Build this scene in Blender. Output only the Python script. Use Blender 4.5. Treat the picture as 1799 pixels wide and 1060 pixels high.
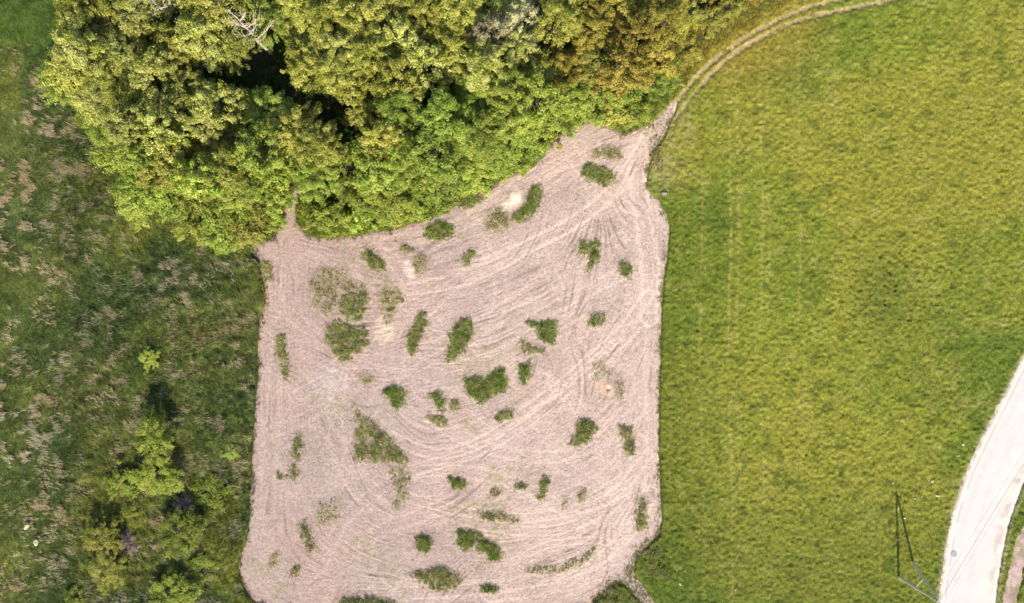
import bpy, math, random
import numpy as np
from mathutils import Vector
R = math.radians
for o in list(bpy.data.objects): bpy.data.objects.remove(o)
S = bpy.context.scene
C = S.collection
# ------------------------------------------------------------------ camera, sky, sun, exposure
H = 112.0                      # flying height, metres
K = 0.0925                     # metres on the ground per photograph pixel
cd = bpy.data.cameras.new("camera"); cam = bpy.data.objects.new("camera", cd); C.objects.link(cam)
cam.location = (0, 0, H); cam.rotation_euler = (0, 0, 0)
cd.sensor_width = 36; cd.lens = 36 * H / (1799 * K); cd.clip_end = 5000; cd.clip_start = 1
S.camera = cam
SUN_EL, SUN_AZ = 34.0, 175.5   # azimuth clockwise from +Y
w = bpy.data.worlds.new("World"); S.world = w; w.use_nodes = True
nt = w.node_tree; bg = nt.nodes["Background"]
sk = nt.nodes.new("ShaderNodeTexSky"); sk.sky_type = 'NISHITA'; sk.sun_disc = False
sk.sun_elevation = R(SUN_EL); sk.sun_rotation = R(SUN_AZ)
nt.links.new(sk.outputs[0], bg.inputs[0]); bg.inputs[1].default_value = 0.125
sl = bpy.data.lights.new("sun", 'SUN'); sl.energy = 4.6; sl.angle = R(0.55); sl.color = (1, .93, .82)
so = bpy.data.objects.new("sun", sl); C.objects.link(so)
az, el = R(SUN_AZ), R(SUN_EL)
sdir = Vector((math.sin(az) * math.cos(el), math.cos(az) * math.cos(el), math.sin(el)))
so.rotation_euler = (-sdir).to_track_quat('-Z', 'Y').to_euler(); so.location = sdir * 200
S.view_settings.view_transform = 'Standard'; S.view_settings.look = 'None'
S.view_settings.gamma = 1; S.view_settings.exposure = 0.75
S.render.engine = 'CYCLES'
S.cycles.max_bounces = 6; S.cycles.diffuse_bounces = 3; S.cycles.transmission_bounces = 4
S.cycles.transparent_max_bounces = 4

# ------------------------------------------------------------------ helpers
def gx(u): return (np.asarray(u, float) - 899.5) * K
def gy(v): return (530 - np.asarray(v, float)) * K
def P(u, v, z=0.0):            # ground point that shows at (u,v), lifted to height z
    f = (H - z) / H
    return ((u - 899.5) * K * f, (530 - v) * K * f)
def poly(pts): return [(float(gx(u)), float(gy(v))) for u, v in pts]

_tab = {}
def vnoise(x, y, sc, seed):
    if seed not in _tab: _tab[seed] = np.random.RandomState(seed + 7).rand(256, 256)
    T = _tab[seed]
    a = np.asarray(x) / sc + 1000.37; b = np.asarray(y) / sc + 1000.71
    ia = np.floor(a).astype(int); ib = np.floor(b).astype(int)
    fa = a - ia; fb = b - ib
    fa = fa * fa * (3 - 2 * fa); fb = fb * fb * (3 - 2 * fb)
    g = lambda i, j: T[(ia + i) & 255, (ib + j) & 255]
    return (g(0, 0) * (1 - fa) + g(1, 0) * fa) * (1 - fb) + (g(0, 1) * (1 - fa) + g(1, 1) * fa) * fb
def fbm(x, y, sc, seed, n=4, gain=.5):
    s = 0; a = 1; t = 0
    for i in range(n):
        s = s + a * vnoise(x + 13 * i, y - 7 * i, sc / 2 ** i, seed + i); t += a; a *= gain
    return s / t
def sstep(a, b, x):
    t = np.clip((x - a) / (b - a), 0, 1); return t * t * (3 - 2 * t)
def sdf(x, y, pg):             # signed distance to a polygon, positive inside
    x = np.asarray(x, float); y = np.asarray(y, float)
    d = np.full(x.shape, 1e9); ins = np.zeros(x.shape, bool); n = len(pg)
    for i in range(n):
        ax, ay = pg[i]; bx, by = pg[(i + 1) % n]
        ex, ey = bx - ax, by - ay
        t = np.clip(((x - ax) * ex + (y - ay) * ey) / (ex * ex + ey * ey + 1e-9), 0, 1)
        d = np.minimum(d, (x - ax - t * ex) ** 2 + (y - ay - t * ey) ** 2)
        if ey != 0:
            c = ((ay > y) != (by > y)) & (x < ex * (y - ay) / ey + ax)
            ins ^= c
    d = np.sqrt(d)
    return np.where(ins, d, -d)
def ldist(x, y, pl):           # distance to an open polyline
    d = np.full(np.shape(x), 1e9)
    for (ax, ay), (bx, by) in zip(pl[:-1], pl[1:]):
        ex, ey = bx - ax, by - ay
        t = np.clip(((x - ax) * ex + (y - ay) * ey) / (ex * ex + ey * ey + 1e-9), 0, 1)
        d = np.minimum(d, (x - ax - t * ex) ** 2 + (y - ay - t * ey) ** 2)
    return np.sqrt(d)
def smooth(pl, n=6):           # Catmull-Rom
    out = []; m = len(pl)
    for i in range(m - 1):
        p0 = pl[max(i - 1, 0)]; p1 = pl[i]; p2 = pl[i + 1]; p3 = pl[min(i + 2, m - 1)]
        for k in range(n):
            t = k / n
            out.append(tuple(.5 * (2 * p1[j] + (p2[j] - p0[j]) * t + (2 * p0[j] - 5 * p1[j] + 4 * p2[j] - p3[j]) * t * t
                                   + (3 * p1[j] - p0[j] - 3 * p2[j] + p3[j]) * t ** 3) for j in (0, 1)))
    return out + [tuple(pl[-1])]

def mesh_np(name, V, F, mat, parent=None, col=None, smoothf=False, link=True):
    V = np.asarray(V, np.float32); F = np.asarray(F, np.int32); k = F.shape[1]
    me = bpy.data.meshes.new(name)
    me.vertices.add(len(V)); me.vertices.foreach_set("co", V.ravel())
    me.loops.add(F.size); me.loops.foreach_set("vertex_index", F.ravel())
    me.polygons.add(len(F)); me.polygons.foreach_set("loop_start", np.arange(len(F), dtype=np.int32) * k)
    if smoothf: me.polygons.foreach_set("use_smooth", np.ones(len(F), bool))
    me.update(calc_edges=True)
    if col is not None:
        a = me.color_attributes.new("Col", 'FLOAT_COLOR', 'POINT')
        cc = np.ones((len(V), 4), np.float32); cc[:, :3] = np.clip(col, 0, 1)
        a.data.foreach_set("color", cc.ravel())
    me.materials.append(mat)
    o = bpy.data.objects.new(name, me)
    if link: C.objects.link(o)
    if parent: o.parent = parent
    return o
def tag(o, label=None, cat=None, group=None, kind=None):
    if label: o["label"] = label
    if cat: o["category"] = cat
    if group: o["group"] = group
    if kind: o["kind"] = kind
    return o
def empty(name, loc, rz=0):
    o = bpy.data.objects.new(name, None); C.objects.link(o); o.location = loc; o.rotation_euler = (0, 0, rz)
    o.empty_display_size = .3
    return o

# ------------------------------------------------------------------ materials
def mat_new(name):
    m = bpy.data.materials.new(name); m.use_nodes = True
    t = m.node_tree; b = t.nodes["Principled BSDF"]; b.inputs["Roughness"].default_value = .9
    b.inputs["Specular IOR Level"].default_value = .15
    return m, t, b
def ground_mat(name, layers, bump=.0, bscale=3.0, flecks=None):
    """vertex albedo times procedural grain; layers = [(noise scale, low, high)]"""
    m, t, b = mat_new(name); N = t.nodes.new; L = t.links.new
    a = N("ShaderNodeAttribute"); a.attribute_name = "Col"
    tc = N("ShaderNodeTexCoord"); cur = a.outputs["Color"]
    for i, (sc, lo, hi) in enumerate(layers):
        n = N("ShaderNodeTexNoise"); n.inputs["Scale"].default_value = sc; n.inputs["Detail"].default_value = 3
        L(tc.outputs["Object"], n.inputs["Vector"])
        mr = N("ShaderNodeMapRange"); mr.inputs[1].default_value = .3; mr.inputs[2].default_value = .7
        mr.inputs[3].default_value = lo; mr.inputs[4].default_value = hi
        L(n.outputs[0], mr.inputs[0])
        v = N("ShaderNodeVectorMath"); v.operation = 'SCALE'; L(cur, v.inputs[0]); L(mr.outputs[0], v.inputs[3])
        cur = v.outputs[0]
    if flecks:
        sc, thr, colr = flecks
        n = N("ShaderNodeTexNoise"); n.inputs["Scale"].default_value = sc; n.inputs["Detail"].default_value = 2
        L(tc.outputs["Object"], n.inputs["Vector"])
        mr = N("ShaderNodeMapRange"); mr.inputs[1].default_value = thr; mr.inputs[2].default_value = thr + .08
        L(n.outputs[0], mr.inputs[0])
        mx = N("ShaderNodeMix"); mx.data_type = 'RGBA'; mx.inputs[7].default_value = (*colr, 1)
        L(mr.outputs[0], mx.inputs[0]); L(cur, mx.inputs[6]); cur = mx.outputs[2]
    L(cur, b.inputs["Base Color"])
    if bump:
        n = N("ShaderNodeTexNoise"); n.inputs["Scale"].default_value = bscale; n.inputs["Detail"].default_value = 5
        L(tc.outputs["Object"], n.inputs["Vector"])
        bp = N("ShaderNodeBump"); bp.inputs["Strength"].default_value = 1; bp.inputs["Distance"].default_value = bump
        L(n.outputs[0], bp.inputs["Height"]); L(bp.outputs[0], b.inputs["Normal"])
    return m
def blade_mat(name, trans=.3):
    m, t, b = mat_new(name); N = t.nodes.new; L = t.links.new
    a = N("ShaderNodeAttribute"); a.attribute_name = "Col"
    L(a.outputs["Color"], b.inputs["Base Color"]); b.inputs["Roughness"].default_value = .7
    tr = N("ShaderNodeBsdfTranslucent"); L(a.outputs["Color"], tr.inputs[0])
    mx = N("ShaderNodeMixShader"); mx.inputs[0].default_value = trans
    L(b.outputs[0], mx.inputs[1]); L(tr.outputs[0], mx.inputs[2]); L(mx.outputs[0], t.nodes["Material Output"].inputs[0])
    return m
def leaf_mat(name, c1, c2, hue=.009, trans=.22):
    """leaf colours run from c1 to c2 leaf by leaf; each tree shifts a little"""
    m, t, b = mat_new(name); N = t.nodes.new; L = t.links.new
    a = N("ShaderNodeAttribute"); a.attribute_name = "Col"
    mx = N("ShaderNodeMix"); mx.data_type = 'RGBA'; mx.inputs[6].default_value = (*c1, 1); mx.inputs[7].default_value = (*c2, 1)
    sp = N("ShaderNodeSeparateColor"); L(a.outputs["Color"], sp.inputs[0]); L(sp.outputs[0], mx.inputs[0])
    oi = N("ShaderNodeObjectInfo"); hs = N("ShaderNodeHueSaturation")
    mr = N("ShaderNodeMapRange"); mr.inputs[3].default_value = .5 - hue; mr.inputs[4].default_value = .5 + hue
    L(oi.outputs["Random"], mr.inputs[0]); L(mr.outputs[0], hs.inputs["Hue"])
    m2 = N("ShaderNodeMath"); m2.operation = 'MULTIPLY'; m2.inputs[1].default_value = 7.31; L(oi.outputs["Random"], m2.inputs[0])
    m3 = N("ShaderNodeMath"); m3.operation = 'FRACT'; L(m2.outputs[0], m3.inputs[0])
    mr2 = N("ShaderNodeMapRange"); mr2.inputs[3].default_value = .78; mr2.inputs[4].default_value = 1.3
    L(m3.outputs[0], mr2.inputs[0]); L(mr2.outputs[0], hs.inputs["Value"])
    L(mx.outputs[2], hs.inputs["Color"]); L(hs.outputs[0], b.inputs["Base Color"]); b.inputs["Roughness"].default_value = .6
    tr = N("ShaderNodeBsdfTranslucent"); L(hs.outputs[0], tr.inputs[0])
    ms = N("ShaderNodeMixShader"); ms.inputs[0].default_value = trans
    L(b.outputs[0], ms.inputs[1]); L(tr.outputs[0], ms.inputs[2]); L(ms.outputs[0], t.nodes["Material Output"].inputs[0])
    return m
def plain_mat(name, c, c2=None, sc=8, rough=.8, metal=0, bump=0):
    m, t, b = mat_new(name); N = t.nodes.new; L = t.links.new
    b.inputs["Roughness"].default_value = rough; b.inputs["Metallic"].default_value = metal
    tc = N("ShaderNodeTexCoord"); n = N("ShaderNodeTexNoise"); n.inputs["Scale"].default_value = sc; n.inputs["Detail"].default_value = 4
    L(tc.outputs["Object"], n.inputs["Vector"])
    mx = N("ShaderNodeMix"); mx.data_type = 'RGBA'; mx.inputs[6].default_value = (*c, 1); mx.inputs[7].default_value = (*(c2 or tuple(.6 * q for q in c)), 1)
    mr = N("ShaderNodeMapRange"); mr.inputs[1].default_value = .35; mr.inputs[2].default_value = .65
    L(n.outputs[0], mr.inputs[0]); L(mr.outputs[0], mx.inputs[0]); L(mx.outputs[2], b.inputs["Base Color"])
    if bump:
        bp = N("ShaderNodeBump"); bp.inputs["Distance"].default_value = bump; L(n.outputs[0], bp.inputs["Height"]); L(bp.outputs[0], b.inputs["Normal"])
    return m

M_field = ground_mat("tilled_soil", [(9, .80, 1.16), (2.2, .9, 1.08)], .05, 6, (5.5, .66, (.17, .11, .085)))
M_mead = ground_mat("meadow_turf", [(5, .7, 1.3), (1.2, .85, 1.15)], .08, 4)
M_rough = ground_mat("rough_turf", [(6, .6, 1.4), (1.5, .8, 1.2)], .1, 4)
M_wood = ground_mat("wood_floor", [(4, .6, 1.4)], .1, 3)
M_road = ground_mat("worn_asphalt", [(.5, .96, 1.03), (30, .95, 1.04)], .005, 30)
M_verge = ground_mat("verge", [(6, .75, 1.2), (1.5, .85, 1.1)], .05, 6)
M_blade = blade_mat("grass_blades", .3)

# ------------------------------------------------------------------ plan of the place (in photograph pixels, turned to metres)
FIELD = poly([(1186,172),(1190,185),(1180,212),(1168,240),(1148,268),(1138,300),(1135,330),(1153,348),(1171,378),(1175,400),(1172,450),(1165,500),(1162,560),(1160,620),
 (1158,700),(1157,760),(1158,820),(1160,870),(1163,910),(1158,938),(1140,958),(1116,985),(1112,1005),(1130,1030),(1152,1062),(1150,1090),(1120,1090),(1125,1058),(1100,1030),
 (1080,1024),(1060,1040),(1040,1056),(1020,1072),(700,1078),(560,1074),(455,1066),(438,1048),(425,1020),(420,990),(430,960),(438,930),
 (440,880),(442,820),(447,760),(450,700),(455,650),(452,600),(455,560),(466,530),(468,505),(460,490),(457,460),(443,445),(450,430),(480,424),
 (490,400),(500,370),(508,345),(518,325),(530,330),(524,365),(525,395),(545,413),(580,420),(640,410),(700,400),(740,388),(788,370),(800,350),
 (850,335),(880,315),(940,292),(955,270),(975,245),(1000,225),(1040,214),(1057,212),(1075,228),(1100,236),(1130,222),(1160,200)])
ROAD_L = smooth([(1900,440),(1840,550),(1799,625),(1770,682),(1738,745),(1711,800),(1690,850),(1674,900),(1664,950),(1656,1000),(1649,1060),(1646,1150),(1650,1250)])
ROAD_R = smooth([(1990,500),(1920,620),(1862,720),(1820,800),(1799,842),(1785,878),(1772,915),(1763,955),(1754,1005),(1747,1060),(1744,1150),(1748,1250)])
ROAD = poly(ROAD_L + ROAD_R[::-1])
DIRT = poly([(1830,880),(1799,925),(1784,955),(1774,1000),(1760,1062),(1756,1110),(1778,1110),(1784,1058),(1796,1000),(1812,960),(1850,920)])
RUT1 = poly(smooth([(1160,208),(1185,182),(1210,152),(1240,120),(1290,80),(1340,50),(1400,22),(1450,6),(1500,-6),(1600,-30),(1800,-70)]))
RUT2 = poly(smooth([(1178,222),(1205,185),(1226,158),(1262,118),(1310,82),(1370,50),(1430,29),(1500,15),(1560,2),(1620,-14),(1800,-50)]))
WOOD = poly([(100,-80),(105,60),(108,100),(85,150),(150,200),(185,262),(212,310),(222,375),(300,400),(365,430),(385,460),(425,455),(445,430),(488,402),
 (500,360),(518,326),(530,330),(524,365),(525,395),(545,412),(580,418),(640,408),(700,398),(740,386),(788,368),(800,348),(850,333),(880,313),
 (940,290),(955,268),(975,243),(1000,223),(1040,212),(1057,210),(1075,226),(1100,234),(1130,220),(1165,195),(1200,140),(1235,95),(1290,55),(1380,5),(1450,-30),(1500,-80)])

def grid(x0, x1, y0, y1, st):
    xs = np.arange(x0, x1 + st / 2, st); ys = np.arange(y0, y1 + st / 2, st)
    X, Y = np.meshgrid(xs, ys); return X, Y
def sheet(name, X, Y, Z, col, keep, mat, kind="structure"):
    ny, nx = X.shape
    i = np.arange(ny * nx).reshape(ny, nx)
    F = np.stack([i[:-1, :-1], i[:-1, 1:], i[1:, 1:], i[1:, :-1]], -1).reshape(-1, 4)
    kp = (keep[:-1, :-1] | keep[:-1, 1:] | keep[1:, 1:] | keep[1:, :-1]).ravel()
    F = F[kp]; used = np.unique(F); re = np.zeros(ny * nx, np.int32); re[used] = np.arange(len(used))
    V = np.stack([X.ravel(), Y.ravel(), Z.ravel()], -1)[used]
    return tag(mesh_np(name, V, re[F], mat, col=col.reshape(-1, 3)[used], smoothf=True), kind=kind)
def mixc(a, b, t): return a * (1 - t[..., None]) + np.asarray(b, float) * t[..., None]
def const(c, X): return np.ones(X.shape + (3,)) * np.asarray(c, float)

# --- flow of the tillage passes
FLOW = [poly(smooth(p, 4)) for p in [
 [(1160,205),(1125,260),(1090,320),(1030,385),(950,440),(850,488),(745,505),(660,488),(600,450),(520,430)],
 [(1128,240),(1060,262),(980,300),(900,360),(820,400),(740,425),(640,440)],
 [(1125,300),(1135,400),(1138,480),(1120,555),(1060,622),(980,690),(900,745),(820,780),(740,790),(700,760),(640,700)],
 [(1150,400),(1150,600),(1145,800),(1125,900),(1060,980),(930,1030),(700,1045),(520,1045),(450,1000)],
 [(490,420),(485,600),(475,800),(455,930),(480,1030)],
 [(545,480),(545,560),(580,640),(660,665),(780,655),(880,620),(1000,560),(1080,500),(1110,420)],
 [(540,650),(545,800),(560,900),(640,970),(740,1000)],
 [(600,660),(608,760),(640,860),(720,905),(860,905),(960,905),(1060,875),(1130,830)],
 [(700,960),(800,985),(920,975),(1020,945),(1110,890)],
 [(760,560),(860,520),(960,480),(1040,420),(1080,370)],
 [(690,620),(760,610),(860,640),(960,600),(1010,560)],
 [(740,850),(830,830),(920,800),(1010,720),(1090,640),(1130,580)]]]
def flow_dir(x, y):
    cs = np.zeros(np.shape(x)); sn = np.zeros(np.shape(x))
    for pl in FLOW:
        for (ax, ay), (bx, by) in zip(pl[:-1], pl[1:]):
            ex, ey = bx - ax, by - ay; th = 2 * math.atan2(ey, ex)
            mx, my = (ax + bx) / 2, (ay + by) / 2
            wgt = math.hypot(ex, ey) / (((x - mx) ** 2 + (y - my) ** 2) ** 1.6 + 1.5)
            cs += wgt * math.cos(th); sn += wgt * math.sin(th)
    a = .5 * np.arctan2(sn, cs); return a

# ------------------------------------------------------------------ weed islands left between the tillage passes
# (outline or (cx,cy,rx,ry,degrees), density, greenness, label)
ISL = [
 ([(1040,268),(1062,262),(1080,256),(1092,270),(1088,280),(1060,276),(1042,280)], .45, .5, "sparse weedy ring in the neck of the tilled field below the track junction"),
 ([(1024,296),(1038,290),(1062,298),(1082,310),(1078,322),(1060,326),(1036,318),(1025,308)], 1, .55, "thick pointed oval weed island standing in the neck of the tilled field"),
 ([(935,332),(949,325),(950,350),(936,376),(912,391),(898,388),(906,374),(922,366),(928,345)], .95, .8, "crescent weed island curving round a pale sandy heap near the wood"),
 ((872,388,22,20,0), .45, .2, "olive thin weed patch just left of the crescent weed island"),
 ((828,351,25,12,22), .9, .65, "weed island hugging the wood edge, nearest the bay left of the sandy heap"),
 ((771,407,28,15,10), 1, .8, "weed island touching the wood's lower edge at the field's top side"),
 ((657,458,23,10,-38), 1, .7, "slanting weed island, upper left in the field, below the wood"),
 ((711,437,14,6,-20), .8, .5, "short thin weed streak beside the upper sandy smear"),
 ((738,464,12,16,0), .55, .3, "brownish thin weed patch right of the upper sandy smear"),
 ([(810,462),(816,450),(832,440),(838,443),(828,454),(822,466),(814,470)], .85, .6, "hooked little weed streak midway between sandy smear and long harrow lines"),
 ((1026,438,9,11,0), .9, .8, "left and smaller half of the horseshoe weed pair in the upper right field"),
 ([(1036,430),(1046,424),(1052,432),(1050,450),(1040,470),(1034,474),(1036,455)], .95, .75, "right and longer half of the horseshoe weed pair in the upper right field"),
 ((1097,473,8,16,20), .95, .75, "small upright weed island nearest the right-hand wheel tracks, upper field"),
 ([(1036,553),(1050,550),(1062,554),(1056,566),(1046,576),(1040,576)], .8, .6, "small forked weed tuft right of the field's middle"),
 ([(927,566),(950,570),(977,568),(976,588),(966,606),(950,592)], 1.1, .95, "dark green triangular weed island in the middle right of the field"),
 ([(916,600),(926,600),(940,612),(955,612),(954,622),(935,618),(918,616)], .6, .5, "broken weed strip lying just under the dark green triangular island"),
 ([(912,645),(930,640),(932,655),(920,674),(914,660)], 1, .9, "small dark wedge of weeds right of the twin island"),
 ([(816,668),(836,664),(852,668),(866,658),(880,648),(888,658),(894,684),(870,694),(856,700),(845,708),(826,694)], 1, .85, "wide twin-humped weed island at the field's centre"),
 ([(812,562),(827,560),(828,590),(818,612),(800,624),(785,634),(786,620),(795,606),(790,590),(800,574)], .95, .7, "tall leaf-shaped weed island left of the field's centre"),
 ([(735,552),(747,552),(748,570),(738,592),(728,622),(718,612),(720,590),(728,572)], 1, .6, "narrow curved weed island between the leaf-shaped and the sparse ones"),
 ([(667,508),(685,508),(703,515),(708,530),(694,545),(688,556),(679,572),(676,552),(668,545)], .6, .35, "thin brownish weed island with a tail, right of the large banded island"),
 ([(556,474),(585,470),(610,482),(630,505),(620,516),(600,520),(590,545),(578,560),(560,552),(548,520),(545,495)], .3, .25, "very sparse brownish weed area at the top left of the largest island group"),
 ([(600,525),(622,514),(635,504),(643,516),(644,545),(638,560),(610,564),(598,545)], .95, .7, "dense weed island just above the banded one"),
 ([(574,574),(595,566),(622,576),(643,577),(645,608),(626,622),(610,635),(590,628),(576,604)], 1.15, .65, "large rounded weed island banded with harrow rows"),
 ([(487,592),(500,590),(503,625),(508,655),(503,667),(496,640),(488,620)], .8, .6, "long thin weed strip near the field's left edge"),
 ((646,665,11,5,15), .85, .6, "tiny weed tuft alone below the banded island"),
 ([(676,690),(692,679),(711,684),(710,705),(698,716),(686,704)], .95, .85, "compact weed island left of the small bent one"),
 ([(752,694),(770,691),(782,702),(780,722),(770,720),(766,706)], .95, .75, "small bent weed island right of the compact one"),
 ((799,712,7,8,0), .7, .5, "tiny weed tuft right beside the small bent island"),
 ([(750,730),(768,733),(782,740),(780,748),(766,744),(754,738)], .8, .5, "slim weed dash under the small bent island"),
 ((886,729,15,8,20), .9, .65, "small pointed weed tuft below the twin-humped island"),
 ([(1022,738),(1036,738),(1047,754),(1034,772),(1016,782),(1004,781),(1012,760)], 1, .55, "weed island shaped like a kite, lower right field"),
 ([(1090,750),(1108,752),(1113,770),(1112,794),(1100,797),(1096,776)], .85, .45, "upright weed island nearest the field's right edge, lower field"),
 ([(627,722),(650,738),(682,768),(710,798),(714,814),(690,812),(660,812),(640,808),(620,806),(624,765)], .62, .45, "big triangular ragged weed island, lower left of the field"),
 ([(682,820),(712,822),(720,840),(718,868),(704,888),(690,896),(698,870),(690,850)], .3, .4, "faint curved weed trail hanging under the triangular ragged island"),
 ([(516,770),(529,764),(530,788),(523,808),(514,800)], .75, .45, "small upright weed clump on the left side, level with the triangular island"),
 ((494,838,7,6,0), .9, .65, "round weed dot near the lower left edge of the field"),
 ((516,832,9,12,0), .45, .35, "faint weed clump right beside the round dot near the left edge"),
 ([(791,840),(806,840),(819,850),(814,858),(798,856)], 1.1, .95, "small dark green weed clump alone below the field's centre"),
 ((914,855,9,4,5), .75, .5, "tiny weed dash left of the slanting blade-shaped island"),
 ([(956,840),(963,842),(960,860),(952,874),(944,874),(950,856)], 1, .6, "slanting blade-shaped weed island in the lower right field"),
 ((870,866,7,5,0), .5, .4, "faint weed dot between the dark clump and the tiny dash"),
 ((1023,870,4,9,-18), .7, .4, "thin short weed sliver right of the slanting blade-shaped island"),
 ((991,886,3,8,-30), .7, .3, "smallest weed sliver below the slanting blade-shaped island"),
 ([(1122,880),(1134,876),(1136,905),(1130,932),(1120,932),(1118,905)], .85, .4, "long upright weed strip in the lower right corner of the field"),
 ([(843,900),(870,902),(895,906),(908,914),(902,920),(875,916),(850,910)], .6, .4, "long flat weed strip in the lower middle field"),
 ([(806,934),(826,934),(846,944),(842,952),(828,958),(820,968),(808,958)], 1, .8, "upper left half of the split weed island in the lower field"),
 ([(842,952),(862,952),(876,964),(878,978),(862,982),(852,972),(838,964)], 1, .8, "lower right half of the split weed island in the lower field"),
 ([(733,944),(748,938),(758,946),(756,962),(742,970),(732,960)], .95, .7, "round weed island left of the split one"),
 ([(722,1008),(745,1002),(775,997),(800,1008),(812,1018),(795,1030),(772,1037),(745,1028)], .7, .45, "wide spindle-shaped weed island near the photo's bottom edge"),
 ((860,1036,15,6,0), 1, .75, "small flat weed island at the bottom, right of the spindle-shaped one"),
 ([(925,1003),(955,995),(985,994),(1010,985),(1035,970),(1044,964),(1040,974),(1015,993),(985,1003),(950,1006)], .45, .35, "thin trailing weed streak in the bottom right of the field"),
 ([(1042,640),(1060,636),(1072,656),(1060,664),(1046,664)], .25, .2, "wispy weeds above the reddish burrow"),
 ([(1088,660),(1096,676),(1090,700),(1072,704),(1058,698),(1076,694)], .35, .25, "thin weed arc around the lower right of the reddish burrow"),
 ([(527,925),(540,915),(545,940),(553,966),(546,972),(536,955)], .5, .3, "slanting brown weed trail in the lower left field"),
 ([(558,885),(596,872),(600,905),(590,922),(560,922)], .16, .3, "barely grown weed area in the lower left field"),
 ((480,985,4,13,-28), .6, .35, "thin dark weed sliver nearest the lower left corner of the field"),
 ((519,1003,5,10,-25), .6, .4, "short weed sliver right of the corner one, bottom left field"),
 ([(600,1056),(625,1049),(660,1051),(690,1060),(690,1076),(600,1076)], 1, .6, "dark weedy hump cut off by the bottom edge of the photo"),
 ([(1045,1060),(1060,1044),(1078,1030),(1098,1036),(1118,1052),(1126,1066),(1100,1080),(1040,1080)], 0.85, .6, "green corner of weeds at the bottom, inside the fork of the exit track"),
 ([(1118,985),(1140,966),(1162,960),(1172,985),(1178,1015),(1160,1018),(1132,1008)], 0.75, .6, "lush green weed clump in the field's lower right corner by the meadow"),
 ([(462,466),(474,462),(478,490),(466,496)], .6, .4, "little weed strip just inside the field's upper left corner"),
 ([(1146,262),(1166,258),(1172,284),(1158,302),(1146,296)], .8, .1, "straw-coloured tall weeds at the neck between field and meadow"),
]
def isl_poly(s):
    if isinstance(s, tuple):
        cx, cy, rx, ry, a = s; a = R(a); out = []
        for k in range(14):
            t = k * math.tau / 14; px, py = rx * math.cos(t), ry * math.sin(t)
            out.append((cx + px * math.cos(a) + py * math.sin(a), cy - px * math.sin(a) + py * math.cos(a)))
        return poly(out)
    return poly(s)
ISLP = [isl_poly(s[0]) for s in ISL]

# ------------------------------------------------------------------ tilled field
X, Y = grid(float(gx(405)), float(gx(1210)), float(gy(1100)), float(gy(150)), .125)
ang = flow_dir(X[::6, ::6], Y[::6, ::6])
ca, sa = np.cos(2 * ang), np.sin(2 * ang)
def up(a):
    iy = np.arange(X.shape[0]) / 6; ix = np.arange(X.shape[1]) / 6
    y0 = np.minimum(iy.astype(int), a.shape[0] - 2); x0 = np.minimum(ix.astype(int), a.shape[1] - 2)
    fy = np.clip(iy - y0, 0, 1)[:, None]; fx = np.clip(ix - x0, 0, 1)[None]
    g = lambda i, j: a[np.ix_(y0 + i, x0 + j)]
    return (g(0, 0) * (1 - fx) + g(0, 1) * fx) * (1 - fy) + (g(1, 0) * (1 - fx) + g(1, 1) * fx) * fy
A = .5 * np.arctan2(up(sa), up(ca)); DX, DY = np.cos(A), np.sin(A)
rs = np.random.RandomState(4)
def lic(src, n):
    ny, nx = src.shape; acc = src.copy(); cnt = 1
    I, J = np.meshgrid(np.arange(ny, dtype=float), np.arange(nx, dtype=float), indexing='ij')
    for sg in (1, -1):
        i, j = I.copy(), J.copy(); pdx, pdy = DX * sg, DY * sg
        for k in range(n):
            i += pdy; j += pdx
            ii = np.clip(np.rint(i).astype(int), 0, ny - 1); jj = np.clip(np.rint(j).astype(int), 0, nx - 1)
            acc += src[ii, jj]; cnt += 1
            dx, dy = DX[ii, jj], DY[ii, jj]; s = np.where(dx * pdx + dy * pdy < 0, -1, 1); pdx, pdy = dx * s, dy * s
    acc /= cnt; acc -= acc.mean(); return acc / acc.std()
l1 = lic(rs.rand(*X.shape), 26)
r2 = rs.rand(X.shape[0] // 3 + 1, X.shape[1] // 3 + 1).repeat(3, 0).repeat(3, 1)[:X.shape[0], :X.shape[1]]
l2 = lic(r2, 45)
l3 = lic(rs.rand(*X.shape), 5)
A2 = A + 2.4 * (fbm(X, Y, 11, 191, 2) - .5) + .5; DX, DY = np.cos(A2), np.sin(A2)
m1 = lic(rs.rand(*X.shape), 18); m2 = lic(r2[::-1, ::-1].copy(), 30)
wv = sstep(.40, .60, fbm(X, Y, 7, 192, 3)); l1 = l1 * (1 - wv) + m1 * wv; l2 = l2 * (1 - wv) + m2 * wv
edge = sdf(X + .6 * (fbm(X, Y, 2.6, 41) - .5), Y + .6 * (fbm(X, Y, 2.6, 42) - .5), FIELD)
# wheel tracks
TR = np.zeros(X.shape); BAND = np.zeros(X.shape)
def track(pts, wd=.32, gauge=1.9, amt=1.0):
    global TR, BAND
    d = ldist(X + .5 * (fbm(X, Y, 5, 193, 2) - .5), Y, poly(smooth(pts))); SWATH.append(pts)
    BAND = np.maximum(BAND, min(1, amt * 1.3) * np.exp(-((d - gauge / 2) / .75) ** 2))
    TR += amt * np.exp(-((d - gauge / 2) / wd) ** 2)
SWATH = []
track([(1185,185),(1150,235),(1120,290),(1122,340),(1132,400),(1142,480),(1140,560)], .3, 2.6, 1)
track([(1175,200),(1130,262),(1085,330),(1020,385),(920,440),(820,490),(720,510)], .25, 2.0, .8)
track([(1160,215),(1110,275),(1070,340),(990,405),(880,455),(800,500),(740,560)], .25, 1.8, .6)
track([(1130,240),(1040,272),(960,300),(880,350),(800,400),(680,430)], .25, 2, .5)
track([(1140,520),(1090,585),(1020,650),(950,705),(860,770),(770,800),(690,770)], .22, 1.6, .9)
track([(1130,560),(1070,620),(990,690),(900,760),(820,800),(720,830)], .22, 1.8, .7)
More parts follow.
